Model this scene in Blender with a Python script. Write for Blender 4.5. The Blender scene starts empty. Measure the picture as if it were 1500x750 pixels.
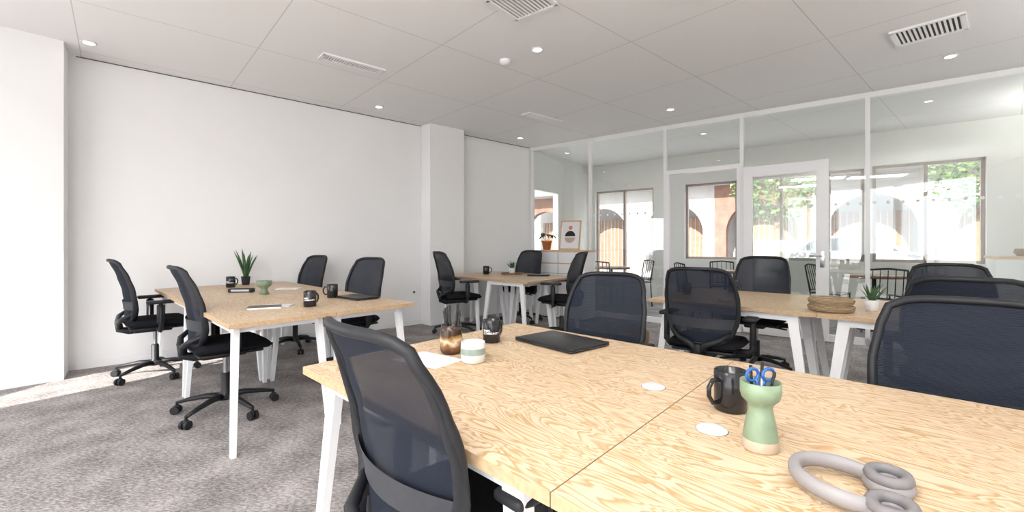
import bpy, bmesh, math, random
from mathutils import Matrix, Vector
random.seed(7)
F=650.0; HC=1.17; HY=359.0; TT=0.74; CH=2.943
# ---------- image pixels unprojected onto height planes (to world coordinates, metres) ----------
def at_h(px,py,z):
    Y=F*(HC-z)/(py-HY); return Vector(((px-750)/F*Y,Y,z))
def on_desk(px,py): return at_h(px,py,TT)
def on_ceil(px,py): return at_h(px,py,CH)
U=Vector((.71,-.704,0)).normalized(); V=Vector((.653,.757,0)).normalized()
G=Vector((.789,-.614,0)).normalized(); GN=Vector((.614,.789,0)).normalized()
W=Vector((.747,.665,0)).normalized(); WN=Vector((.665,-.747,0)).normalized()
def ang(v): return math.atan2(v.y,v.x)
# ---------- materials ----------
def newmat(n):
    m=bpy.data.materials.new(n); m.use_nodes=True
    nt=m.node_tree; b=nt.nodes['Principled BSDF']; return m,nt,b
def mat(n,c,r=.5,metal=0,noise=0,nscale=30,bump=0,emit=0,spec=None):
    m,nt,b=newmat(n)
    b.inputs['Base Color'].default_value=(*c,1); b.inputs['Roughness'].default_value=r; b.inputs['Metallic'].default_value=metal
    if spec is not None: b.inputs['Specular IOR Level'].default_value=spec
    if emit:
        b.inputs['Emission Color'].default_value=(*c,1); b.inputs['Emission Strength'].default_value=emit
    if noise or bump:
        tc=nt.nodes.new('ShaderNodeTexCoord'); nz=nt.nodes.new('ShaderNodeTexNoise'); nz.inputs['Scale'].default_value=nscale; nz.inputs['Detail'].default_value=4
        nt.links.new(tc.outputs['Object'],nz.inputs['Vector'])
        if noise:
            rp=nt.nodes.new('ShaderNodeValToRGB')
            rp.color_ramp.elements[0].position=.3; rp.color_ramp.elements[1].position=.7
            rp.color_ramp.elements[0].color=(*[x*(1-noise) for x in c],1); rp.color_ramp.elements[1].color=(*[min(1,x*(1+noise)) for x in c],1)
            nt.links.new(nz.outputs['Fac'],rp.inputs['Fac']); nt.links.new(rp.outputs['Color'],b.inputs['Base Color'])
        if bump:
            bp=nt.nodes.new('ShaderNodeBump'); bp.inputs['Strength'].default_value=bump; bp.inputs['Distance'].default_value=.01
            nt.links.new(nz.outputs['Fac'],bp.inputs['Height']); nt.links.new(bp.outputs['Normal'],b.inputs['Normal'])
    return m
WALL=mat('wall_paint',(.86,.86,.86),.8,noise=.008,nscale=3)
WALLA=mat('annex_wall_paint',(.78,.78,.75),.8,noise=.01,nscale=3)
WHITE=mat('white_lacquer',(.88,.88,.88),.35,noise=.01,nscale=5)
LEG=mat('white_steel',(.84,.85,.86),.35,noise=.01)
BLACKP=mat('black_plastic',(.013,.014,.017),.5,noise=.1,nscale=40,spec=.35)
LUMB=mat('lumbar_pad',(.032,.035,.042),.6,noise=.1,nscale=40)
FABRIC=mat('black_fabric',(.009,.010,.013),.95,noise=.25,nscale=220,bump=.3,spec=.15)
GREYST=mat('grey_steel',(.35,.35,.36),.35,metal=.9,noise=.03)
CHROME=mat('brushed_metal',(.6,.6,.6),.3,metal=1,noise=.03)
CERBLK=mat('black_ceramic',(.012,.012,.014),.18,noise=.1,nscale=10)
TXT=mat('white_print',(.85,.85,.85),.6,noise=.01)
PAPER=mat('paper',(.80,.80,.82),.7,noise=.01)
LAPTOP=mat('laptop_shell',(.012,.013,.016),.35,noise=.1,nscale=6)
GREENC=mat('sage_ceramic',(.20,.27,.175),.35,noise=.15,nscale=25)
CREAM=mat('raw_clay',(.52,.41,.31),.8,noise=.06,nscale=60)
LEAF=mat('succulent_leaf',(.045,.115,.045),.5,noise=.4,nscale=40)
LEAF2=mat('tree_leaf',(.08,.15,.04),.6,noise=.5,nscale=4)
BARK=mat('bark',(.16,.11,.07),.9,noise=.3,nscale=20)
TERRA=mat('terracotta',(.62,.22,.08),.7,noise=.08,nscale=20)
WOODP=mat('light_wood',(.62,.44,.27),.5,noise=.12,nscale=14)
WOODD=mat('brown_wood',(.20,.10,.055),.5,noise=.2,nscale=14)
FRAMEM=mat('window_frame_paint',(.38,.31,.28),.5,noise=.05,nscale=14)
WHITEC=mat('white_ceramic',(.74,.74,.72),.3,noise=.02)
GREYH=mat('headphone_grey',(.27,.255,.26),.5,noise=.03,nscale=30)
GREYD=mat('cushion_grey',(.19,.18,.185),.8,noise=.08,nscale=60)
BLUE=mat('blue_plastic',(.02,.10,.34),.35,noise=.05)
STUCCO=mat('pale_stucco',(.30,.29,.28),.9,noise=.08,nscale=2)
BRICK=mat('red_brown_render',(.16,.09,.068),.9,noise=.2,nscale=3)
ORANGE=mat('wood_shutter',(.21,.12,.075),.7,noise=.15,nscale=5)
DARKG=mat('dark_window',(.05,.06,.07),.15,noise=.2,nscale=1)
PAVE=mat('paving',(.38,.37,.36),.9,noise=.1,nscale=2)
CARP=mat('car_paint',(.35,.36,.38),.2,noise=.01)
GROOVE=mat('shadow_gap',(.12,.12,.12),.9,noise=.05)
LAMPM=mat('led_lens',(1,.93,.82),.5,emit=14)
def mix_transp(name,col,alpha,rough=.8):
    m,nt,b=newmat(name); b.inputs['Base Color'].default_value=(*col,1); b.inputs['Roughness'].default_value=rough; b.inputs['Specular IOR Level'].default_value=.2
    tc=nt.nodes.new('ShaderNodeTexCoord'); wv=nt.nodes.new('ShaderNodeTexWave'); wv.bands_direction='Z'; wv.inputs['Scale'].default_value=60
    nt.links.new(tc.outputs['Object'],wv.inputs[0]); mc=nt.nodes.new('ShaderNodeMix'); mc.data_type='RGBA'
    mc.inputs['A'].default_value=(*[c*.8 for c in col],1); mc.inputs['B'].default_value=(*[c*1.25 for c in col],1); nt.links.new(wv.outputs['Fac'],mc.inputs['Factor']); nt.links.new(mc.outputs['Result'],b.inputs['Base Color'])
    out=nt.nodes['Material Output']; t=nt.nodes.new('ShaderNodeBsdfTransparent'); mx=nt.nodes.new('ShaderNodeMixShader'); mx.inputs[0].default_value=alpha
    nt.links.new(t.outputs[0],mx.inputs[1]); nt.links.new(b.outputs[0],mx.inputs[2]); nt.links.new(mx.outputs[0],out.inputs[0]); return m
MESHF=mix_transp('mesh_fabric',(.012,.016,.027),.92,.75)
def glassmat(name,tint,refl):
    m,nt,b=newmat(name); nt.nodes.remove(b); out=nt.nodes['Material Output']
    t=nt.nodes.new('ShaderNodeBsdfTransparent'); t.inputs[0].default_value=(*tint,1)
    g=nt.nodes.new('ShaderNodeBsdfGlossy'); g.inputs['Roughness'].default_value=.01; g.inputs[0].default_value=(.95,1,.98,1)
    fr=nt.nodes.new('ShaderNodeFresnel'); fr.inputs[0].default_value=refl
    mx=nt.nodes.new('ShaderNodeMixShader'); nt.links.new(fr.outputs[0],mx.inputs[0]); nt.links.new(t.outputs[0],mx.inputs[1]); nt.links.new(g.outputs[0],mx.inputs[2]); nt.links.new(mx.outputs[0],out.inputs[0]); return m
GLASS=glassmat('partition_glass',(.91,.93,.91),2.1)
# plywood
def plywood():
    m,nt,b=newmat('pine_plywood'); N=nt.nodes; L=nt.links
    tc=N.new('ShaderNodeTexCoord'); oi=N.new('ShaderNodeObjectInfo'); mp=N.new('ShaderNodeMapping'); mp.inputs['Scale'].default_value=(1.5,5.2,1)
    ml=N.new('ShaderNodeVectorMath'); ml.operation='ADD'; sc=N.new('ShaderNodeMath'); sc.operation='MULTIPLY'; sc.inputs[1].default_value=13
    L.new(oi.outputs['Random'],sc.inputs[0]); L.new(tc.outputs['Object'],mp.inputs['Vector']); L.new(mp.outputs[0],ml.inputs[0]); L.new(sc.outputs[0],ml.inputs[1])
    n1=N.new('ShaderNodeTexNoise'); n1.inputs['Scale'].default_value=2.3; n1.inputs['Detail'].default_value=3.0; n1.inputs['Roughness'].default_value=.5; n1.inputs['Distortion'].default_value=.9
    L.new(ml.outputs[0],n1.inputs['Vector'])
    mu=N.new('ShaderNodeMath'); mu.operation='MULTIPLY'; mu.inputs[1].default_value=15; L.new(n1.outputs['Fac'],mu.inputs[0])
    fr=N.new('ShaderNodeMath'); fr.operation='FRACT'; L.new(mu.outputs[0],fr.inputs[0])
    rp=N.new('ShaderNodeValToRGB'); e=rp.color_ramp.elements
    base=(.66,.52,.365,1)
    e[0].position=0; e[0].color=base; e[1].position=1; e[1].color=base
    for p,c in((.28,(.67,.53,.375,1)),(.55,(.59,.425,.26,1)),(.78,(.45,.275,.13,1)),(.88,(.47,.29,.14,1)),(.95,(.60,.45,.28,1))):
        x=rp.color_ramp.elements.new(p); x.color=c
    L.new(fr.outputs[0],rp.inputs['Fac'])
    n2=N.new('ShaderNodeTexNoise'); n2.inputs['Scale'].default_value=3; L.new(tc.outputs['Object'],n2.inputs['Vector'])
    mx=N.new('ShaderNodeMix'); mx.data_type='RGBA'; mr=N.new('ShaderNodeMapRange'); mr.inputs['From Min'].default_value=.4; mr.inputs['From Max'].default_value=.8; mr.inputs['To Min'].default_value=0; mr.inputs['To Max'].default_value=.3; L.new(n2.outputs['Fac'],mr.inputs['Value']); L.new(mr.outputs[0],mx.inputs['Factor'])
    L.new(rp.outputs['Color'],mx.inputs['A']); mx.inputs['B'].default_value=base
    L.new(mx.outputs['Result'],b.inputs['Base Color']); b.inputs['Roughness'].default_value=.42; return m
PLY=plywood()
PLYE=mat('plywood_edge',(.48,.33,.19),.6,noise=.15,nscale=60)
def carpet():
    m,nt,b=newmat('loop_carpet'); N=nt.nodes; L=nt.links
    tc=N.new('ShaderNodeTexCoord'); mp=N.new('ShaderNodeMapping'); mp.inputs['Rotation'].default_value=(0,0,-ang(G)); mp.inputs['Scale'].default_value=(1,2.6,1)
    L.new(tc.outputs['Object'],mp.inputs[0])
    n1=N.new('ShaderNodeTexNoise'); n1.inputs['Scale'].default_value=38; n1.inputs['Detail'].default_value=6; n1.inputs['Roughness'].default_value=.85; L.new(mp.outputs[0],n1.inputs[0])
    n2=N.new('ShaderNodeTexNoise'); n2.inputs['Scale'].default_value=4; n2.inputs['Detail'].default_value=4; L.new(tc.outputs['Object'],n2.inputs[0])
    ad=N.new('ShaderNodeMath'); ad.operation='MULTIPLY_ADD'; ad.inputs[1].default_value=.28; L.new(n2.outputs['Fac'],ad.inputs[0]); L.new(n1.outputs['Fac'],ad.inputs[2])
    rp=N.new('ShaderNodeValToRGB'); e=rp.color_ramp.elements; e[0].position=.52; e[0].color=(.12,.107,.105,1); e[1].position=.76; e[1].color=(.56,.525,.515,1)
    x=e.new(.635); x.color=(.295,.27,.265,1)
    L.new(ad.outputs[0],rp.inputs[0]); L.new(rp.outputs[0],b.inputs['Base Color']); b.inputs['Roughness'].default_value=.95
    bp=N.new('ShaderNodeBump'); bp.inputs['Strength'].default_value=.5; bp.inputs['Distance'].default_value=.01; L.new(n1.outputs['Fac'],bp.inputs['Height']); L.new(bp.outputs[0],b.inputs['Normal']); return m
CARPET=carpet()
def ceilmat():
    m,nt,b=newmat('ceiling_tiles'); N=nt.nodes; L=nt.links
    tc=N.new('ShaderNodeTexCoord'); mp=N.new('ShaderNodeMapping'); mp.inputs['Rotation'].default_value=(0,0,-ang(W)); mp.inputs['Location'].default_value=(.25,.1,0)
    L.new(tc.outputs['Object'],mp.inputs[0]); br=N.new('ShaderNodeTexBrick'); br.offset=0; br.inputs['Scale'].default_value=1
    br.inputs['Brick Width'].default_value=1.2; br.inputs['Row Height'].default_value=1.15; br.inputs['Mortar Size'].default_value=.0035; br.inputs['Mortar Smooth'].default_value=.0
    br.inputs['Color1'].default_value=(.88,.875,.87,1); br.inputs['Color2'].default_value=(.88,.875,.87,1); br.inputs['Mortar'].default_value=(.62,.61,.60,1)
    L.new(mp.outputs[0],br.inputs['Vector']); L.new(br.outputs[0],b.inputs['Base Color']); b.inputs['Roughness'].default_value=.9; return m
CEIL=ceilmat()
def wicker():
    m,nt,b=newmat('wicker'); N=nt.nodes; L=nt.links
    tc=N.new('ShaderNodeTexCoord'); w=N.new('ShaderNodeTexWave'); w.bands_direction='Z'; w.inputs['Scale'].default_value=38; w.inputs['Distortion'].default_value=3; w.inputs['Detail Scale'].default_value=6
    L.new(tc.outputs['Object'],w.inputs[0]); rp=N.new('ShaderNodeValToRGB'); rp.color_ramp.elements[0].color=(.38,.25,.13,1); rp.color_ramp.elements[1].color=(.70,.53,.34,1)
    L.new(w.outputs[0],rp.inputs[0]); L.new(rp.outputs[0],b.inputs['Base Color']); b.inputs['Roughness'].default_value=.8
    bp=N.new('ShaderNodeBump'); bp.inputs['Distance'].default_value=.01; L.new(w.outputs[0],bp.inputs['Height']); L.new(bp.outputs[0],b.inputs['Normal']); return m
WICK=wicker()
def dripmat():
    m,nt,b=newmat('amber_glaze'); N=nt.nodes; L=nt.links
    tc=N.new('ShaderNodeTexCoord'); sp=N.new('ShaderNodeSeparateXYZ'); L.new(tc.outputs['Object'],sp.inputs[0])
    nz=N.new('ShaderNodeTexNoise'); nz.inputs['Scale'].default_value=28; L.new(tc.outputs['Object'],nz.inputs[0])
    a=N.new('ShaderNodeMath'); a.operation='MULTIPLY_ADD'; a.inputs[1].default_value=.05; L.new(nz.outputs[0],a.inputs[0]); L.new(sp.outputs[2],a.inputs[2])
    mr=N.new('ShaderNodeMapRange'); mr.inputs['From Max'].default_value=.15; L.new(a.outputs[0],mr.inputs[0])
    rp=N.new('ShaderNodeValToRGB'); e=rp.color_ramp.elements; e[0].position=.0; e[0].color=(.03,.015,.01,1); e[1].position=1; e[1].color=(.04,.025,.02,1)
    for p,c in((.25,(.07,.03,.012,1)),(.38,(.22,.09,.03,1)),(.48,(.62,.52,.36,1)),(.56,(.34,.17,.05,1)),(.66,(.05,.025,.012,1))):
        x=e.new(p); x.color=c
    L.new(mr.outputs[0],rp.inputs[0]); L.new(rp.outputs[0],b.inputs['Base Color']); b.inputs['Roughness'].default_value=.15; return m
DRIP=dripmat()
# ---------- mesh builder ----------
class B:
    def __init__(s): s.v=[];s.f=[];s.mi=[];s.sm=[];s.mats=[];s.cur=0;s.M=Matrix.Identity(4)
    def m(s,mt):
        if mt not in s.mats: s.mats.append(mt)
        s.cur=s.mats.index(mt); return s
    def add(s,vs,fs,smooth=False,M=None):
        o=len(s.v); T=s.M@M if M is not None else s.M
        s.v+= [T@Vector(p) for p in vs]
        for f in fs: s.f.append([o+i for i in f]); s.mi.append(s.cur); s.sm.append(smooth)
    def box(s,c,d,M=None,bev=0,seg=2):
        bm=bmesh.new(); bmesh.ops.create_cube(bm,size=1)
        for v in bm.verts: v.co=Vector((v.co.x*d[0],v.co.y*d[1],v.co.z*d[2]))
        if bev: bmesh.ops.bevel(bm,geom=bm.edges[:],offset=bev,segments=seg,profile=.5,affect='EDGES')
        bm.verts.index_update()
        vs=[v.co+Vector(c) for v in bm.verts]; fs=[[v.index for v in f.verts] for f in bm.faces]; bm.free(); s.add(vs,fs,bool(bev and seg>1),M)
    def hexa(s,b4,t4): # bottom quad, top quad
        s.add(list(b4)+list(t4),[(3,2,1,0),(4,5,6,7),(0,1,5,4),(1,2,6,5),(2,3,7,6),(3,0,4,7)])
    def tube(s,pts,r,n=10,closed=False,M=None,flat=1.0,caps=True,smooth=True,up=None):
        pts=[Vector(p) for p in pts]; k=len(pts); rs=r if isinstance(r,(list,tuple)) else [r]*k
        vs=[];fs=[]; prev=None
        for i,p in enumerate(pts):
            if closed: t=(pts[(i+1)%k]-pts[i-1])
            else: t=pts[min(i+1,k-1)]-pts[max(i-1,0)]
            t=t.normalized() if t.length>0 else Vector((0,0,1))
            if up is not None: a=Vector(up)
            else: a=prev if prev is not None else (Vector((0,0,1)) if abs(t.z)<.9 else Vector((1,0,0)))
            a=(a-t*a.dot(t)); a=a.normalized() if a.length>1e-6 else t.orthogonal().normalized()
            prev=a; c=t.cross(a)
            for j in range(n):
                q=2*math.pi*j/n; vs.append(p+(a*math.cos(q)*flat+c*math.sin(q))*rs[i])
        for i in range(k if closed else k-1):
            for j in range(n):
                i2=(i+1)%k; fs.append((i*n+j,i*n+(j+1)%n,i2*n+(j+1)%n,i2*n+j))
        if caps and not closed: fs.append(tuple(range(n))[::-1]); fs.append(tuple((k-1)*n+j for j in range(n)))
        s.add(vs,fs,smooth,M)
    def cyl(s,a,b,r0,r1=None,n=20,M=None):
        r1=r0 if r1 is None else r1; a=Vector(a);b=Vector(b); t=(b-a).normalized(); o=t.orthogonal().normalized(); c=t.cross(o)
        vs=[a+(o*math.cos(2*math.pi*j/n)+c*math.sin(2*math.pi*j/n))*r0 for j in range(n)]+[b+(o*math.cos(2*math.pi*j/n)+c*math.sin(2*math.pi*j/n))*r1 for j in range(n)]
        s.add(vs,[(j,(j+1)%n,n+(j+1)%n,n+j) for j in range(n)],True,M)
        s.add(vs[:n],[tuple(range(n))[::-1]],False,M); s.add(vs[n:],[tuple(range(n))],False,M)
    def lathe(s,prof,c=(0,0,0),n=32,M=None):
        vs=[];fs=[];c=Vector(c)
        for r,z in prof:
            for j in range(n): vs.append(c+Vector((max(r,1e-4)*math.cos(2*math.pi*j/n),max(r,1e-4)*math.sin(2*math.pi*j/n),z)))
        for i in range(len(prof)-1):
            for j in range(n): fs.append((i*n+j,i*n+(j+1)%n,(i+1)*n+(j+1)%n,(i+1)*n+j))
        s.add(vs,fs,True,M)
    def grid(s,fn,nu,nv,M=None):
        vs=[fn(i/nu,j/nv) for j in range(nv+1) for i in range(nu+1)]
        s.add(vs,[(j*(nu+1)+i,j*(nu+1)+i+1,(j+1)*(nu+1)+i+1,(j+1)*(nu+1)+i) for j in range(nv) for i in range(nu)],True,M)
    def mesh(s,name):
        me=bpy.data.meshes.new(name); me.from_pydata(s.v,[],s.f)
        for mt in s.mats: me.materials.append(mt)
        me.polygons.foreach_set('material_index',s.mi); me.polygons.foreach_set('use_smooth',s.sm); me.update(); return me
    def obj(s,name,loc=(0,0,0),rz=0,sc=1): return put(s.mesh(name),name,loc,rz,sc)
def put(me,name,loc=(0,0,0),rz=0,sc=1):
    o=bpy.data.objects.new(name,me); bpy.context.scene.collection.objects.link(o); o.location=loc; o.rotation_euler=(0,0,rz)
    o.scale=(sc,sc,sc) if not isinstance(sc,tuple) else sc; return o
def Rz(a): return Matrix.Rotation(a,4,'Z')
def interp(tab,x):
    for (x0,y0),(x1,y1) in zip(tab,tab[1:]):
        if x<=x1:
            t=(x-x0)/(x1-x0); t=t*t*(3-2*t)*.5+t*.5; return y0+(y1-y0)*t
    return tab[-1][1]
# ---------- walls ----------
def wall(name,p0,p1,z0=0,z1=CH,th=.1,ops=(),mt=WALL,side=1):
    """wall from p0 to p1; thickness on the `side`; rectangular openings (s0,s1,z0,z1)"""
    p0=Vector((p0[0],p0[1],0));p1=Vector((p1[0],p1[1],0)); L=(p1-p0).length; d=(p1-p0)/L; n=Vector((-d.y,d.x,0))*side*th
    b=B().m(mt)
    def blk(a,c,zb,zt):
        if c-a<1e-4 or zt-zb<1e-4: return
        q=[p0+d*a,p0+d*c,p0+d*c+n,p0+d*a+n]; b.hexa([x+Vector((0,0,zb)) for x in q],[x+Vector((0,0,zt)) for x in q])
    s=0
    for (a,c,zb,zt) in sorted(ops):
        blk(s,a,z0,z1); blk(a,c,z0,zb); blk(a,c,zt,z1); s=c
    blk(s,L,z0,z1); o=b.obj(name)
    bm=bmesh.new(); bm.from_mesh(o.data); bmesh.ops.recalc_face_normals(bm,faces=bm.faces); bm.to_mesh(o.data); bm.free(); return o
WL=Vector((-4.13,4.13,0)); G0=Vector((.35,8.13,0)); PE=Vector((-3.90,3.86,0)); PD=Vector((.646,.763,0))
GEND=G0+G*8.5; BR=Vector((.9,-2.6,0))
Q0=G0+GN*2.4
def s_on(Q,px): k=(px-750)/F; return (Q.y*k-Q.x)/(G.x-G.y*k)
wall('wall_left',WL-W*.3,G0,th=.12,side=1)
# pier near window
pb=B().m(WALL); pq=[PE,PE-PD*.95,PE-PD*.95-WN*.5,WL-W*.25-WN*.1,WL-W*.0+WN*.0]
def prism(b,poly,z0,z1):
    n=len(poly); b.add([Vector((p.x,p.y,z0)) for p in poly]+[Vector((p.x,p.y,z1)) for p in poly],[tuple(range(n))[::-1],tuple(range(n,2*n))]+[(i,(i+1)%n,n+(i+1)%n,n+i) for i in range(n)])
prism(pb,pq,0,CH); pb.obj('wall_pier')
XW=-4.75
LY=3.05
wall('wall_window_side',(XW,-2.6),(XW,LY+.3),th=.15,side=1,ops=[(.1,1.95,.1,1.35),(2.1,3.0,.1,1.3),(2.6+1.3,2.6+2.75,.8,2.1)])
wall('wall_back',(XW,-2.6),(BR.x,BR.y),th=.15,side=-1,ops=[(.15,1.95,.1,2.85),(2.0,3.75,.1,2.85),(3.8,5.55,.1,2.85)])
wall('wall_right',(BR.x,BR.y),(GEND.x,GEND.y),th=.12,side=-1)
# pillar on left wall
def wpt(px): k=(px-750)/F; s=(WL.y*k-WL.x)/(W.x-W.y*k); return WL+W*s
pa=wpt(617); 
b=B().m(WALL); pl=.62; pp=.22
c1=pa+WN*pp
prism(b,[pa+WN*.0,pa+WN*pp+W*.02,pa+WN*pp+W*pl,pa+W*pl],0,CH); b.obj('wall_pillar')
# adjacent room
AC=Q0+G*(-.1); QE=Q0+G*8.2
wall('wall_annex_left',G0,AC,th=.12,side=1,ops=[(.12,1.0,.95,2.2)],mt=WALLA)
ops=[]
for a,c,z0,z1 in((872,957,.45,2.37),(1003,1080,.9,2.37),(1092,1200,.9,2.4),(1212,1266,.9,2.4),(1278,1445,.9,2.42)):
    ops.append((s_on(Q0,a)+.1,s_on(Q0,c)+.1,z0,z1))
wall('wall_annex_far',AC,QE,th=.2,side=1,ops=ops,mt=WALLA)
wall('wall_annex_right',GEND,QE,th=.12,side=-1)
# window frames in annex
for i,(a,c,z0,z1) in enumerate(ops):
    b=B().m(FRAMEM); M=Matrix.Translation(AC)@Rz(ang(G)); t=.045
    b.M=M
    b.box(((a+c)/2,.1,z0+t/2),(c-a,.07,t)); b.box(((a+c)/2,.1,z1-t/2),(c-a,.07,t)); b.box((a+t/2,.1,(z0+z1)/2),(t,.07,z1-z0)); b.box((c-t/2,.1,(z0+z1)/2),(t,.07,z1-z0))
    if c-a>1.0: b.box(((a+c)/2,.1,(z0+z1)/2),(t,.07,z1-z0))
    b.obj('window_%d'%(i+1))
# floor and ceiling
def slab(name,poly,z,mt,up=True):
    b=B().m(mt); n=len(poly); vs=[Vector((p[0],p[1],z)) for p in poly]; b.add(vs,[tuple(range(n))]); o=b.obj(name)
    bm=bmesh.new(); bm.from_mesh(o.data); bm.faces.ensure_lookup_table()
    if (bm.faces[0].normal.z>0)!=up: bmesh.ops.reverse_faces(bm,faces=bm.faces)
    bm.to_mesh(o.data); bm.free(); return o
foot=[(XW,-2.6),(BR.x,BR.y),(GEND.x,GEND.y),(QE.x,QE.y),(AC.x,AC.y),(G0.x,G0.y),(WL.x,WL.y),(XW,4.2)]
slab('floor',foot,0,CARPET)
cb=B().m(CEIL); prism(cb,[Vector((p[0],p[1],0)) for p in foot],CH,CH+.15); cb.obj('ceiling')
slab('ground_outside',[(-60,-60),(70,-60),(70,70),(-60,70)],-.05,PAVE)
# baseboards
def bboard(name,p,q,n): 
    b=B().m(WHITE); d=n*.012; prism(b,[p,q,q+d,p+d],0,.07); b.obj(name)
bboard('baseboard_left',WL+W*.05,pa,WN); bboard('baseboard_far',pa+W*pl,G0,WN)
PN=Vector((PD.y,-PD.x,0)); bboard('baseboard_pier',PE-PD*.9,PE,PN); bboard('baseboard_pillar',pa+WN*pp+W*.02,pa+WN*pp+W*pl,WN)
b=B().m(GROOVE); prism(b,[WL+W*.05,G0-W*.05,G0-W*.05+WN*.008,WL+W*.05+WN*.008],CH-.008,CH-.001); b.obj('trim_1')
# back windows frames
b=B().m(WHITE)
for x0,x1 in((.15,1.95),(2.0,3.75),(3.8,5.55)):
    for zc in(.12,2.82): b.box((XW+(x0+x1)/2,-2.67,zc),(x1-x0,.08,.06))
    for x in (x0+.03,(x0+x1)/2,x1-.03): b.box((XW+x,-2.67,1.47),(.06,.08,2.74))
b.obj('window_back')
b=B().m(WHITE)
for zc in(.82,2.08): b.box((XW-.07,2.02,zc),(.06,1.45,.05))
for y in(1.32,2.73): b.box((XW-.07,y,1.45),(.06,.05,1.3))
b.obj('window_side')
# ---------- glass partition ----------
px_m=[781,865,975,1087,1271]; ss=[s_on(G0,p) for p in px_m]; ss[0]=.03; ss+= [6.3,8.45]
MG=Matrix.Translation(G0)@Rz(ang(G))
b=B().m(WHITE); b.M=MG
Lg=8.5
b.box((Lg/2,0,CH-.03),(Lg,.06,.06)); b.box((ss[2]/2,0,.04),(ss[2],.06,.08)); b.box(((ss[3]+Lg)/2,0,.04),(Lg-ss[3],.06,.08))
for s in ss: b.box((s,0,CH/2),(.045,.06,CH-.004))
DH=2.21
b.box(((ss[2]+ss[3])/2,0,DH+.03),(ss[3]-ss[2],.07,.06))
b.box((ss[2]+.035,0,DH/2),(.05,.075,DH)); b.box((ss[3]-.035,0,DH/2),(.05,.075,DH))
b.m(GLASS)
def pane(a,c,z0,z1): b.add([(a,0,z0),(c,0,z0),(c,0,z1),(a,0,z1)],[(0,1,2,3)])
for i in range(len(ss)-1):
    if i==2: pane(ss[i]+.02,ss[i+1]-.02,DH+.06,CH-.06)
    else: pane(ss[i]+.02,ss[i+1]-.02,.08,CH-.06)
# privacy dots
b.m(TXT)
def dots(a,c,z,y=-.004):
    n=max(2,int((c-a)/.12))
    for i in range(n):
        x=a+.06+(c-a-.12)*i/(n-1); vs=[(x+.018*math.cos(t*math.pi/5),y,z+.018*math.sin(t*math.pi/5)) for t in range(10)]; b.add(vs,[tuple(range(10))])
for i in(1,3,4,5): dots(ss[i],ss[i+1],1.66)
b.obj('glass_partition')
# open door leaf
b=B(); b.m(WHITE); DW=.93
hinge=G0+G*(ss[3]+.03)-GN*.065
b.M=Matrix.Translation(hinge)@Rz(ang(G)-math.radians(2.0))
T=.045
b.box((.055,0,DH/2+.005),(.11,T,DH-.02),bev=.004,seg=1); b.box((DW-.065,0,DH/2+.005),(.13,T,DH-.02),bev=.004,seg=1); b.box((DW/2,0,DH-.075),(DW-.2,T,.13)); b.box((DW/2,0,.13),(DW-.2,T,.24))
b.m(CHROME); b.cyl((DW-.065,-.02,1.04),(DW-.065,-.075,1.04),.012); b.tube([(DW-.065,-.07,1.04),(DW-.19,-.07,1.04)],.010); b.box((DW-.065,-.026,1.0),(.045,.008,.2),bev=.003)
b.m(GLASS); b.add([(.11,0,.25),(DW-.13,0,.25),(DW-.13,0,DH-.14),(.11,0,DH-.14)],[(0,1,2,3)])
b.m(TXT)
for i in range(7):
    x=.17+i*.093; b.add([(x+.018*math.cos(t*math.pi/5),-.006,1.66+.018*math.sin(t*math.pi/5)) for t in range(10)],[tuple(range(10))])
b.obj('door_1')
# ---------- ceiling fixtures ----------
def downlight(px,py):
    p=on_ceil(px,py); b=B(); b.m(WHITE); b.lathe([(.0,-.001),(.055,-.001),(.055,-.008),(.042,-.010),(.040,-.004)]); b.m(LAMPM); b.lathe([(.041,-.005),(0,-.005)]); b.obj('downlight',p)
for q in((130,62),(787,72),(1392,82),(555,156),(982,160),(762,202)): downlight(*q)
def vent(px,py,L,Wd,rot,n,name='air_vent'):
    p=on_ceil(px,py); b=B(); b.m(WHITE); fr=.03
    b.box((0,Wd/2,-.008),(L+fr,fr,.016)); b.box((0,-Wd/2,-.008),(L+fr,fr,.016)); b.box((L/2,0,-.008),(fr,Wd,.016)); b.box((-L/2,0,-.008),(fr,Wd,.016))
    for i in range(n):
        x=-L/2+(i+.5)*L/n; b.box((x,0,-.008),(L/n*.5,Wd,.010),)
    b.m(GROOVE); b.box((0,0,-.001),(L,Wd,.002)); b.obj(name,p,rot)
vent(517,93,.58,.13,ang(W),24); vent(1360,44,.42,.36,ang(W)+math.pi/2,14); vent(795,172,.62,.14,ang(W),24); vent(765,2,.36,.36,ang(G),12)
b=B().m(WHITE); b.lathe([(.05,0),(.05,-.02),(.035,-.04),(0,-.045)]); b.obj('smoke_detector',on_ceil(740,88))
# thermostat & sockets
tp=wpt(673)
b=B().m(BLACKP); b.M=Matrix.Rotation(math.pi/2,4,'X'); b.lathe([(0,.03),(.035,.03),(.042,.02),(.042,0)]); b.obj('thermostat',tp+Vector((0,0,1.37)),ang(W))
for px in(606,):
    p=wpt(px); b=B().m(WHITE); b.box((0,-.006,0),(.08,.012,.08),bev=.003); b.m(GROOVE); b.M=Matrix.Rotation(math.pi/2,4,'X'); b.lathe([(.02,.0125),(0,.0125)]); b.obj('wall_socket',p+Vector((0,0,.48)),ang(W))
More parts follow.
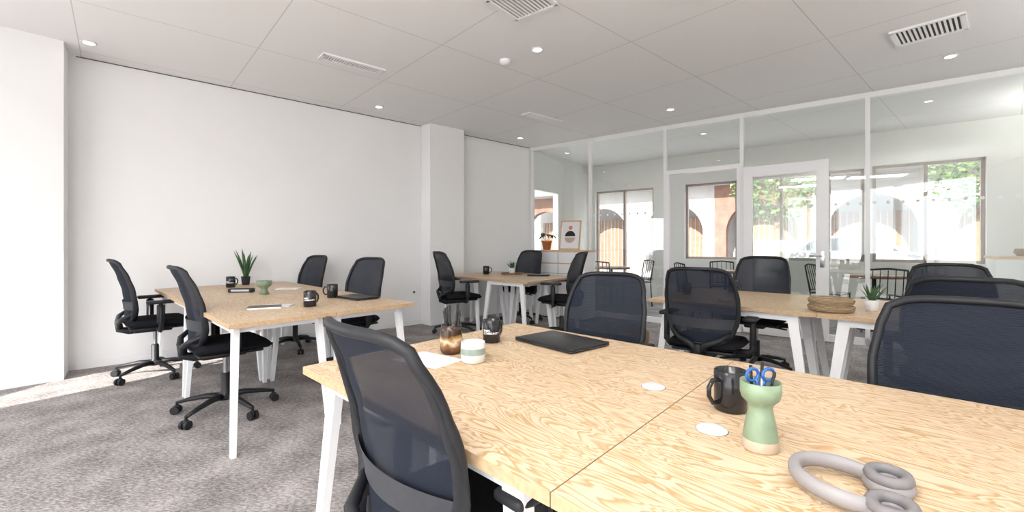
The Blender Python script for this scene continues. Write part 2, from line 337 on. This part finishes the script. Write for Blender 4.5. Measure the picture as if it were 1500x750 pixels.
# ---------- desks ----------
ua=ang(U); vl=Rz(-ua)@V; vl=Vector((vl.x,vl.y,0)).normalized()
def desk_mesh(l,d):
    b=B(); g=.0015; X=Vector((1,0,0))
    def P(s,t,z): return X*s+vl*t+Vector((0,0,z))
    b.m(PLY); top=TT; th=.026
    q=[P(g,g,top),P(l-g,g,top),P(l-g,d-g,top),P(g,d-g,top)]
    b.add(q,[(0,1,2,3)])
    b.m(PLYE); lo=[p-Vector((0,0,th)) for p in q]; b.add(q+lo,[(4,5,1,0),(5,6,2,1),(6,7,3,2),(7,4,0,3),(7,6,5,4)])
    b.m(LEG); zt=top-th
    def bar(s0,t0,s1,t1,w,z0,z1):
        a=P(s0,t0,0);c=P(s1,t1,0); dd=(c-a).normalized(); n=Vector((-dd.y,dd.x,0))*w/2
        qq=[a-n,c-n,c+n,a+n]; b.hexa([x+Vector((0,0,z0)) for x in qq],[x+Vector((0,0,z1)) for x in qq])
    i=.06
    bar(.12,i,l-.12,i,.025,zt-.045,zt-.001); bar(.12,d-i,l-.12,d-i,.025,zt-.045,zt-.001)
    bar(.14,i,.14,d-i,.03,zt-.045,zt-.001); bar(l-.14,i,l-.14,d-i,.03,zt-.045,zt-.001)
    for s0,s1 in((.14,.045),(l-.14,l-.045)):
        for t0,t1 in((.065,.03),(d-.065,d-.03)):
            w=.032;e=.016; wb=.02; eb=.013
            b.hexa([P(s1-wb,t1-eb,0),P(s1+wb,t1-eb,0),P(s1+wb,t1+eb,0),P(s1-wb,t1+eb,0)],[P(s0-w,t0-e,zt-.002),P(s0+w,t0-e,zt-.002),P(s0+w,t0+e,zt-.002),P(s0-w,t0+e,zt-.002)])
    return b.mesh('desk')
def desks(O,L,Wd,n,m=2):
    me=desk_mesh(L/n,Wd/m)
    for i in range(n):
        for j in range(m): put(me,'desk',O+U*(L/n*i)+V*(Wd/m*j),ua)
A1=Vector((-.742,1.570,0)); desks(A1,2.274,1.165,2)
P2=Vector((-1.525,2.389,0)); desks(P2-U*2.8,2.8,1.22,2)
N3=Vector((.175,5.176,0)); desks(N3-U*1.7,1.7,1.2,2)
C4=Vector((1.103,3.583,0)); desks(C4,2.27,1.165,2)
# ---------- task chair ----------
def chair_mesh():
    b=B(); b.m(BLACKP)
    for i in range(5):
        M=Rz(i*2*math.pi/5+.3)
        b.tube([(.03,0,.115),(.12,0,.115),(.24,0,.095),(.31,0,.078)],[.028,.024,.018,.014],n=8,M=M,flat=.8)
        b.cyl((.31,0,.085),(.31,0,.05),.009,n=8,M=M)
        for y in(-.017,.017): b.cyl((.315,y-.009,.028),(.315,y+.009,.028),.028,n=18,M=M)
        b.box((.312,0,.045),(.034,.02,.03),M=M,bev=.006)
    b.lathe([(0,.09),(.045,.09),(.045,.13),(.028,.145),(.028,.27),(.02,.275)],n=20)
    b.m(GREYST); b.cyl((0,0,.25),(0,0,.42),.014)
    b.m(BLACKP); b.box((0,-.02,.418),(.17,.27,.045),bev=.012); b.box((0,.0,.44),(.40,.38,.02),bev=.008)
    b.tube([(-.08,.02,.41),(-.2,.03,.405),(-.25,.03,.40)],.007,n=6)
    b.m(FABRIC); 
    # seat cushion
    def seat(top):
        def fn(u,v):
            a=u*2-1;c=v*2-1; x=a*.25
            x*=1-.10*abs(c)**4-.03*(c<0)*abs(c); y=.02+c*.235*(1-.08*abs(a)**4)
            e=max(abs(a),abs(c)); edge=max(0,(e-.8)/.2)
            if top: z=.515-.035*edge**2-.012*max(0,c)**3-.008*(1-a*a)*(1-c*c)
            else: z=.452+.028*edge**2-.006*max(0,c)**3
            return (x,y,z)
        return fn
    b.grid(seat(True),20,20); b.grid(seat(False),20,20)
    # backrest
    yt=[(0,-.215),(.22,-.205),(.5,-.225),(.75,-.262),(1,-.315)]
    wt=[(0,.165),(.12,.20),(.35,.235),(.6,.237),(.85,.218),(1,.195)]
    def bp(a,t,off=0):
        z=.50+.525*t; hw=interp(wt,t)
        z-= .028*abs(a)**5*max(0,(t-.6)/.4); z+= .03*abs(a)**5*max(0,(.25-t)/.25)
        y=interp(yt,t)+.055*a*a-off
        return Vector((a*hw,y,z))
    b.m(MESHF); b.grid(lambda u,v:bp(u*2-1,v),18,24)
    b.m(BLACKP)
    ring=[bp(-1,i/16) for i in range(17)]+[bp(-1+2*i/12,1) for i in range(1,12)]+[bp(1,1-i/16) for i in range(17)]+[bp(1-2*i/12,0) for i in range(1,12)]
    b.tube(ring,.0135,n=8,closed=True)
    for sgn in(-1,1):
        b.tube([bp(sgn*(1.0),t,.006) for t in (0,.1,.2,.35,.5,.7,.85,.95)],[.024,.024,.022,.02,.017,.014,.011,.008],n=8,flat=.7)
        b.tube([(0,-.24,.44),(sgn*.05,-.25,.50),(sgn*.13,-.235,.535),bp(sgn*.98,.14,.004)],[.024,.022,.019,.014],n=8)
    b.tube([(0,-.06,.415),(0,-.18,.415),(0,-.245,.435),(0,-.255,.50)],[.03,.03,.028,.022],n=10)
    # lumbar support
    b.m(LUMB); b.grid(lambda u,v:bp((u*2-1)*.95,.20+.14*v,.012),14,3)
    b.m(BLACKP)
    # arms
    for sgn in(-1,1):
        b.tube([(sgn*.17,.0,.43),(sgn*.27,.0,.432),(sgn*.295,0,.46),(sgn*.295,0,.66)],[.018,.018,.018,.015],n=8,flat=1.3)
        b.box((sgn*.295,0,.57),(.03,.055,.16),bev=.008)
        b.box((sgn*.285,.03,.672),(.085,.25,.028),bev=.012,seg=3)
    return b.mesh('task_chair')
CM=chair_mesh()
def chair(back,face,h=1.0,tw=0,off=.315):
    """back: plan position of top of the backrest; face: plan direction the chair faces"""
    f=Rz(math.radians(tw))@face; f=f.normalized(); loc=Vector((back[0],back[1],0))+f*off; put(CM,'task_chair',loc,ang(f)-math.pi/2,(1,1,h/1.035))
chair((-.37,.955),V,1.0,-6); chair((.60,2.63),-V,1.01,4); chair((1.47,1.43),-V,1.0)
chair((1.23,2.98),V,1.02,3); chair((2.50,4.40),-V,1.06); chair((3.36,3.42),-V,1.03); chair((2.12,2.05),V,1.02)
chair((-2.24,2.90),V,1.035,-4); chair((-3.44,3.78),V,1.05,-3); chair((-1.35,4.36),-V,1.05,8); chair((-2.26,5.26),-V,1.05,5)
chair((-.98,5.68),V,1.09,-18); chair((.90,5.40),-U,1.09,18); chair((.34,7.05),-V,1.09)
# ---------- small things ----------
def mug_mesh(text=False,r=.038,h=.10):
    b=B().m(CERBLK); b.lathe([(0,0),(r-.004,0),(r,.004),(r,h-.002),(r-.002,h),(r-.004,h-.002),(r-.005,.01),(0,.01)])
    b.tube([(r-.003,0,h*.78),(r+.018,0,h*.80),(r+.030,0,h*.62),(r+.030,0,h*.42),(r+.018,0,h*.24),(r-.003,0,h*.24)],.0055,n=8,M=Rz(.9) if text else None)
    if text:
        cu=bpy.data.curves.new('print','FONT'); cu.body='BABEL\nCOMMUNITY'; cu.size=.0125; cu.offset=.0004; cu.align_x='LEFT'; cu.space_line=.95
        o=bpy.data.objects.new('print',cu); bpy.context.scene.collection.objects.link(o); bpy.context.view_layer.update()
        me=bpy.data.meshes.new_from_object(o.evaluated_get(bpy.context.evaluated_depsgraph_get()))
        b.m(TXT); R=r+.0008
        vs=[]
        for v in me.vertices:
            a=(v.co.x-.038)/R; vs.append((R*math.sin(a),-R*math.cos(a),h*.52+v.co.y))
        b.add(vs,[tuple(p.vertices) for p in me.polygons]); bpy.data.objects.remove(o); bpy.data.meshes.remove(me)
    return b.mesh('coffee_mug')
MT=mug_mesh(True); MP=mug_mesh(False)
def mug(px,py,t=True,rz=0,sc=1): p=on_desk(px,py); return put(MT if t else MP,'coffee_mug',p,rz,sc)
mug(720,501,True,0); mug(1070,600,False,math.radians(200),1.05)
mug(454,449,True,.3,1.1); mug(487,436,False,math.pi,1.1); mug(338,421,True,.3,1.1); mug(712,401.5,False,.1,1.2); mug(1074,428,False,.2,1.1); mug(1006,431,False,2.5)
def blade(b,base,dirv,L,w,curl=.3,n=7):
    base=Vector(base); d=Vector(dirv).normalized(); pts=[];rs=[]
    for i in range(n):
        t=i/(n-1); p=base+d*L*t+Vector((d.x,d.y,0))*L*curl*t*t*.6-Vector((0,0,1))*L*curl*.25*t*t; pts.append(p); rs.append(w*(1-t)**.6*(.75+.5*t)+.0004)
    side=Vector((d.x,d.y,.01)); b.tube(pts,rs,n=6,flat=.35,up=side)
def aloe(p,pot,hl=.16,n=12,w=.011,pr=.035,ph=.06,name='potted_aloe',spread=.5):
    b=B().m(pot); b.lathe([(0,0),(pr*.75,0),(pr*.8,.003),(pr,ph),(pr*.9,ph),(pr*.85,ph-.01),(0,ph-.01)]); b.m(BARK); b.lathe([(pr*.87,ph-.008),(0,ph-.006)])
    b.m(LEAF)
    for i in range(n):
        a=i*2.4; t=.15+spread*(i/n)
        blade(b,(math.cos(a)*pr*.3*(i/n),math.sin(a)*pr*.3*(i/n),ph-.01),(math.cos(a)*t,math.sin(a)*t,1),hl*random.uniform(.75,1.1),w)
    b.obj(name,p)
aloe(on_desk(360,417),BLACKP,.36,12,.021,.045,.09,spread=.3); aloe(on_desk(1277,455),WHITEC,.13,14,.012,.040,.07,spread=.6); aloe(on_desk(750,401.5)+Vector((0,0,.0125)),WHITEC,.13,14,.015,.05,.08,spread=.8)
# green hourglass pencil holder with scissors
def holder(px,py,sc=1,stuff=True):
    p=on_desk(px,py); b=B().m(CREAM); b.lathe([(0,0),(.034,0),(.036,.003),(.0345,.022)])
    b.m(GREENC); b.lathe([(.0345,.022),(.030,.05),(.0245,.078),(.023,.088),(.026,.096),(.036,.106),(.0395,.118),(.0395,.142),(.0365,.142),(.036,.118),(.02,.105),(0,.103)])
    if stuff:
        b.m(CHROME); b.tube([(0,0,.105),(.004,0,.15)],.004,n=6); b.m(BLUE)
        for s in(-1,1):
            b.tube([(s*.016+.017*math.cos(t*math.pi/8)*.85,-.004*s,.155+.013*math.sin(t*math.pi/8)) for t in range(16)],.0036,n=6,closed=True)
            b.tube([(s*.004,0,.12),(s*.008,-.003*s,.147)],.004,n=6)
        b.m(BLACKP); b.tube([(.01,.012,.105),(.022,.020,.175)],.0035,n=6); b.tube([(-.01,.012,.105),(-.006,.022,.17)],.0035,n=6)
        b.m(BLACKP); b.tube([(.014,-.006,.105),(.026,-.01,.162)],.003,n=6)
    b.obj('pencil_holder',p,.2,sc)
holder(1114,656); 
b=B().m(GREENC); b.lathe([(0,0),(.03,0),(.018,.03),(.02,.038),(.04,.055),(.045,.085),(.04,.085),(.035,.06),(0,.055)]); b.obj('candle_holder',on_desk(387,431),0,1.4)
# amber cup w/ pens
b=B().m(DRIP); b.lathe([(0,0),(.038,0),(.046,.012),(.048,.05),(.044,.085),(.042,.105),(.038,.105),(.04,.085),(.04,.02),(0,.015)])
b.m(BLACKP)
for i in range(10):
    a=i*2.4; b.tube([(.015*math.cos(a),.015*math.sin(a),.02),(.036*math.cos(a)+random.uniform(-.01,.01),.036*math.sin(a),.16+random.uniform(-.015,.02))],.0035,n=6)
b.obj('pen_cup',on_desk(661,517),0,(.95,.95,1.08))
SMOKE=mat('smoky_ceramic',(.27,.35,.31),.3,noise=.15,nscale=30)
b=B(); b.m(WHITEC); b.lathe([(0,0),(.040,0),(.046,.006),(.048,.03)]); b.m(SMOKE); b.lathe([(.048,.03),(.048,.052)]); b.m(WHITEC); b.lathe([(.048,.052),(.046,.072),(.041,.072),(.041,.055),(0,.055)]); b.obj('ceramic_candle',on_desk(693,530),0,(.95,.95,1.05))
def laptop(p,rz,sx=.34,sy=.24):
    b=B().m(LAPTOP); b.box((0,0,.0085),(sx,sy,.009),bev=.004); b.box((0,0,.0165),(sx,sy,.006),bev=.0028); b.m(BLACKP)
    b.cyl((-sx*.3,sy/2-.002,.012),(sx*.3,sy/2-.002,.012),.005,n=8)
    for x in(-1,1):
        for y in(-1,1): b.cyl((x*sx*.42,y*sy*.4,0),(x*sx*.42,y*sy*.4,.005),.006,n=10)
    b.obj('laptop',p,rz)
laptop(Vector((.214,1.94,TT)),math.radians(-50)); laptop(on_desk(524,437),ua+.1,.32,.20); laptop(on_desk(789,404),ua+.6,.3,.22)
def notebook(p,rz,sx,sy,h=.008,cover=None):
    b=B().m(PAPER); b.box((0,0,h/2),(sx,sy,h)); 
    if cover: b.m(cover); b.box((0,0,h+.0008),(sx*1.01,sy*1.01,.0016)); b.box((-sx/2,0,h/2),(.002,sy,h))
    b.obj('notebook',p,rz)
notebook(on_desk(628,527),ua+.15,.22,.15,.002); notebook(on_desk(388,451),ua+1.2,.20,.13,.01,LAPTOP); notebook(on_desk(408,448),ua+.9,.18,.12,.006); notebook(on_desk(423,423),ua+.9,.20,.13,.006)
b=B().m(BLACKP); b.box((0,0,.018),(.21,.07,.036),bev=.01); b.m(GREYST); b.box((0,-.036,.018),(.15,.002,.018)); b.obj('portable_speaker',on_desk(354,428),.15)
for q in((957,567),(1043,630)):
    b=B().m(WHITEC); b.lathe([(.034,0),(.034,.003),(.031,.005),(.02,.0055),(0,.0055)]); b.m(GROOVE); b.lathe([(.0355,.0004),(.034,.0004)]); b.obj('cable_grommet',on_desk(*q)+Vector((0,0,.0003)))
b=B().m(WICK); b.lathe([(0,0),(.10,0),(.125,.012),(.13,.035),(.11,.048),(.122,.056),(.128,.075),(.115,.09),(.08,.094),(0,.085)],n=40)
o=b.obj('wicker_basket',on_desk(1215,457)+Vector((.03,.03,0)))
b=B().m(WOODD); b.lathe([(0,0),(.15,0),(.16,.01),(.16,.022),(.152,.022),(.15,.012),(0,.012)],n=36); b.obj('round_tray',on_desk(750,401.5))
b=B().m(WHITEC); b.lathe([(0,0),(.04,0),(.045,.005),(.045,.02),(0,.02)]); b.obj('coaster_stack',on_desk(1062,441))
# headphones
b=B().m(GREYH)
pts=[]
for i in range(25):
    a=math.radians(-62-(236)*i/24); 
    pts.append(Vector((.075*math.cos(a),.070*math.sin(a),.018+.010*math.sin(math.pi*i/24))))
Mh=Rz(math.radians(-38))
b.tube(pts,[.009]+[.0105]*23+[.009],n=10,M=Mh,flat=1.35,up=(0,0,1))
for e in(pts[0],pts[-1]):
    sy=1 if e.y>0 else -1
    for mt,z,rr in((GREYH,.012,.012),(GREYD,.026,.010)):
        b.m(mt); b.tube([Vector((e.x+.024+.026*math.cos(t*math.pi/12),e.y-sy*.004+(.031*math.sin(t*math.pi/12)),z)) for t in range(24)],rr,n=8,closed=True,M=Mh)
    b.m(GREYD); b.box((e.x+.024,e.y-sy*.004,.012),(.045,.05,.01),M=Mh,bev=.004)
b.obj('headphones',Vector((.577,.768,TT)))
b=B().m(WICK); b.lathe([(0,0),(.13,0),(.15,.02),(.16,.24),(.15,.26),(.14,.24),(.13,.03),(0,.02)],n=36); b.obj('storage_basket',Vector((1.30,4.75,0)))
# sideboard with plant and picture next to the partition
sb=G0+G*.95-GN*.42
b=B(); b.m(WHITE); b.box((0,0,.54),(.95,.36,1.04)); b.m(WOODP); b.box((0,0,1.075),(.99,.40,.03)); 
b.m(GROOVE); b.box((0,-.181,.55),(.006,.003,.98)); b.box((0,-.181,.72),(.93,.003,.005))
b.m(WOODP); b.box((0,-.182,.88),(.93,.003,.02)); b.m(BLACKP); b.box((0,0,.01),(.9,.3,.02)); o=b.obj('sideboard',Vector((sb.x,sb.y,0)),ang(G))
top=Vector((sb.x,sb.y,1.092))
b=B(); b.M=Matrix.Rotation(math.radians(-10),4,'X'); b.m(WOODP)
for x in(-.17,.17): b.box((x,0,.24),(.022,.02,.48))
for z in(.011,.47): b.box((0,0,z),(.34,.02,.022))
b.m(PAPER); b.box((0,.002,.24),(.33,.008,.46)); 
def disc(b,x,z,r,mt,a0=0,a1=360,y=-.004):
    b.m(mt); n=20; vs=[(x,y,z)]+[(x+r*math.cos(math.radians(a0+(a1-a0)*i/n)),y,z+r*math.sin(math.radians(a0+(a1-a0)*i/n))) for i in range(n+1)]; b.add(vs,[(0,i+1,i+2) for i in range(n)])
disc(b,0,.22,.09,BLACKP,0,180); disc(b,0,.20,.09,CREAM,180,360); disc(b,.0,.36,.035,TERRA)
b.obj('framed_print',top+G*.10+Vector((0,0,.003)),ang(G)+.1)
b=B().m(TERRA); b.lathe([(0,0),(.07,0),(.095,.15),(.105,.15),(.105,.18),(.09,.18),(.085,.15),(0,.15)]); b.m(LEAF)
for i in range(9):
    a=i*2.4; L=random.uniform(.12,.24); d=Vector((math.cos(a)*.8,math.sin(a)*.8,.9)).normalized()
    e=Vector((0,0,.15))+d*L; b.tube([(0,0,.15),e],.003,n=5)
    b.tube([e,e+Vector((d.x,d.y,-.1))*.04,e+Vector((d.x,d.y,-.3))*.09,e+Vector((d.x,d.y,-.6))*.13],[.006,.04,.035,.002],n=8,flat=.1,up=(d.x*.3,d.y*.3,1))
b.obj('potted_houseplant',top-G*.33,0,.85)
cp=G0+G*6.55+GN*.6
b=B().m(WHITE); b.box((0,0,.51),(1.3,.45,1.02)); b.m(WOODP); b.box((0,0,1.035),(1.34,.48,.03)); b.m(GROOVE); b.box((0,-.226,.5),(.006,.003,.96)); o=b.obj('storage_cabinet',Vector((cp.x,cp.y,0)),ang(G))
b=B().m(WICK); b.lathe([(0,0),(.10,0),(.13,.04),(.12,.08),(.1,.08),(.1,.03),(0,.02)]); b.m(WOODD); b.tube([(0,0,.03),(.02,0,.16)],.03); b.obj('fruit_basket',Vector((cp.x,cp.y,1.05))-G*.35)
# ---------- bistro furniture in annex/terrace ----------
def bistro():
    b=B().m(BLACKP)
    for x in(-.19,.19):
        b.tube([(x,.2,0),(x,.18,.45)],.011,n=6); b.tube([(x,-.22,0),(x,-.19,.45),(x,-.26,.86)],.011,n=6)
    b.tube([(-.19,-.26,.86),(0,-.29,.88),(.19,-.26,.86)],.012,n=6)
    for i in range(5): x=-.15+i*.075; b.tube([(x,-.2,.5),(x,-.275,.86)],.006,n=5)
    b.tube([(-.19,-.2,.5),(.19,-.2,.5)],.008,n=5)
    b.box((0,0,.46),(.40,.40,.02),bev=.006); return b.mesh('bistro_chair')
BC=bistro()
b=B().m(BLACKP); b.lathe([(0,.01),(.22,.01),(.22,0)]); b.cyl((0,0,.01),(0,0,.72),.025); b.m(WOODD); b.lathe([(0,.72),(.35,.72),(.35,.75),(0,.75)]); BT=b.mesh('bistro_table')
for i,(s,n) in enumerate(((1.0,1.25),(3.0,1.3),(4.9,1.3))):
    p=G0+G*s+GN*n; put(BT,'bistro_table',p)
    for a in (0.2,2.2,4.2): q=p+Vector((math.cos(a+i),math.sin(a+i),0))*.52; put(BC,'bistro_chair',q,a+i+math.pi/2)
# ---------- exterior ----------
FQ=Q0+GN*11
b=B(); b.M=Matrix.Translation(FQ)@Rz(ang(G)); bay=3.4
for i in range(-3,9):
    x0=i*bay; xc=x0+bay/2; r=1.25; sp=1.7
    b.m(STUCCO if i%3 else BRICK)
    b.box((x0+(bay/2-r)/2,0,1.8),(bay/2-r,.4,3.7)); b.box((x0+bay-(bay/2-r)/2,0,1.8),(bay/2-r,.4,3.7))
    n=16
    for k in range(n):
        a0=math.pi*k/n;a1=math.pi*(k+1)/n
        xs=[xc+r*math.cos(a0),xc+r*math.cos(a1)]; zs=[sp+r*math.sin(a0),sp+r*math.sin(a1)]
        b.hexa([(xs[0],-.2,zs[0]),(xs[1],-.2,zs[1]),(xs[1],.2,zs[1]),(xs[0],.2,zs[0])],[(xs[0],-.2,3.65),(xs[1],-.2,3.65),(xs[1],.2,3.65),(xs[0],.2,3.65)])
    b.m(ORANGE); b.box((xc,1.5,1.2),(2.4,.1,2.5)); 
    b.m(STUCCO)
    for k in range(12): b.box((xc-1.1+k*.2,1.43,1.2),(.03,.04,2.5))
    b.m(STUCCO); b.box((xc,2,2.7),(bay,.2,5.5))
    b.box((xc,0,5.6),(bay,.4,3.9)); b.m(DARKG); b.box((xc,-.21,5.3),(1.3,.03,2.0)); b.m(STUCCO)
    b.box((xc,-.7,3.75),(bay,1.0,.15))
    b.m(GREYST); b.box((xc,-1.15,4.75),(bay,.04,.05))
    for k in range(14): b.box((x0+k*.25,-1.15,4.28),(.025,.025,.95))
b.obj('arcade_building')
def tree(loc,h=4.5,R=1.7,n=2600):
    b=B().m(BARK); b.tube([(0,0,-.05),(.05,0,h*.3),(0,.1,h*.6)],[.16,.12,.07]); 
    for i in range(6): a=i*1.05; b.tube([(0,0,h*.42),(math.cos(a)*R*.6,math.sin(a)*R*.6,h*.65)],[.06,.02],n=6)
    b.m(LEAF2)
    for i in range(n):
        d=Vector((random.gauss(0,1),random.gauss(0,1),random.gauss(0,1))).normalized()*R*random.uniform(.35,1)**.5
        p=Vector((0,0,h*.68))+Vector((d.x,d.y,d.z*.95)); a=Vector((random.gauss(0,1),random.gauss(0,1),random.gauss(0,1))).normalized(); c=a.orthogonal().normalized(); s=random.uniform(.05,.09)
        b.add([p-a*s,p+c*s*.6,p+a*s,p-c*s*.6],[(0,1,2,3)])
    b.obj('street_tree',loc)
tree(Q0+G*7.4+GN*4.6,4.4,1.5,3600); tree(Q0+G*3.0+GN*5.0,4.3,1.2,2000)
# car
b=B().m(CARP)
prof=[(-2.1,.35),(-2.15,.7),(-1.95,.9),(-1.5,.97),(-.95,1.42),(.55,1.46),(1.2,1.0),(1.95,.85),(2.1,.6),(2.1,.35)]
n=len(prof)
for y0,y1 in((-.85,.85),): b.add([(x,y0,z) for x,z in prof]+[(x,y1,z) for x,z in prof],[tuple(range(n)),tuple(range(n,2*n))[::-1]]+[(i,n+i,n+(i+1)%n,(i+1)%n) for i in range(n)])
b.m(DARKG); 
for y in(-.856,.856): b.add([(-1.35,y,1.0),(-.9,y,1.36),(.5,y,1.40),(1.05,y,1.0)],[(0,1,2,3)])
b.m(BLACKP)
for x in(-1.35,1.35):
    for y in(-.8,.8): b.cyl((x,y-.1,.28),(x,y+.1,.28),.33,n=24)
b.obj('parked_car',Q0+G*4.6+GN*8.2,ang(G))
# ---------- added fill light: glowing ceiling panels, unseen behind camera ----------
FILLP=mat('fill_panel_glow',(1,.975,.94),.5,emit=26)
for x,y in((-2.6,-1.2),(-.6,-1.4),(-1.3,-.3)):
    b=B().m(WHITE); 
    for s in(-1,1): b.box((s*.3,0,-.01),(.02,1.22,.02)); b.box((0,s*.6,-.01),(.6,.02,.02))
    b.m(FILLP); b.box((0,0,-.006),(.58,1.18,.008)); b.obj('added_fill_panel',(x,y,CH),ang(W))
# added fill light: hanging glow bars out of view, brighten ceiling and annex
FILLUP=mat('fill_uplight_glow',(1,.985,.96),.5,emit=58)
def fill_uplight(p,rz,z=2.25):
    b=B().m(WHITE); b.box((0,0,-.03),(1.5,.16,.05),bev=.01); b.m(FILLUP); b.box((0,0,.0),(1.42,.12,.008)); b.m(GREYST)
    for x in(-.6,.6): b.cyl((x,0,0),(x,0,CH-z-.002),.003,n=6)
    b.obj('added_fill_uplight',Vector((p[0],p[1],z)),rz)
fill_uplight((1.6,.2),ang(W)); fill_uplight((4.5,2.1),ang(W)); fill_uplight((-.9,.6),ang(W))
pu=G0+G*7.3+GN*1.2; fill_uplight((pu.x,pu.y),ang(G))
# ---------- light ----------
w=bpy.data.worlds.new('sky'); bpy.context.scene.world=w; w.use_nodes=True; bg=w.node_tree.nodes['Background']; bg.inputs[0].default_value=(.92,.95,1,1); bg.inputs[1].default_value=6.0
sl=bpy.data.lights.new('sun','SUN'); sl.energy=16; sl.angle=.01; sl.color=(1,.95,.88); so=bpy.data.objects.new('sun',sl); bpy.context.scene.collection.objects.link(so)
so.rotation_euler=Vector((.48,.74,-.48)).to_track_quat('-Z','Y').to_euler(); so.location=(-10,-10,12)
cam=bpy.data.cameras.new('camera'); cam.lens=F/1500*36; cam.sensor_width=36; cam.shift_y=-(375-HY)/1500; cam.clip_start=.02; cam.clip_end=200
co=bpy.data.objects.new('camera',cam); bpy.context.scene.collection.objects.link(co); co.location=(0,0,HC); co.rotation_euler=(math.pi/2,0,0); bpy.context.scene.camera=co
bpy.context.scene.view_settings.view_transform='Standard'
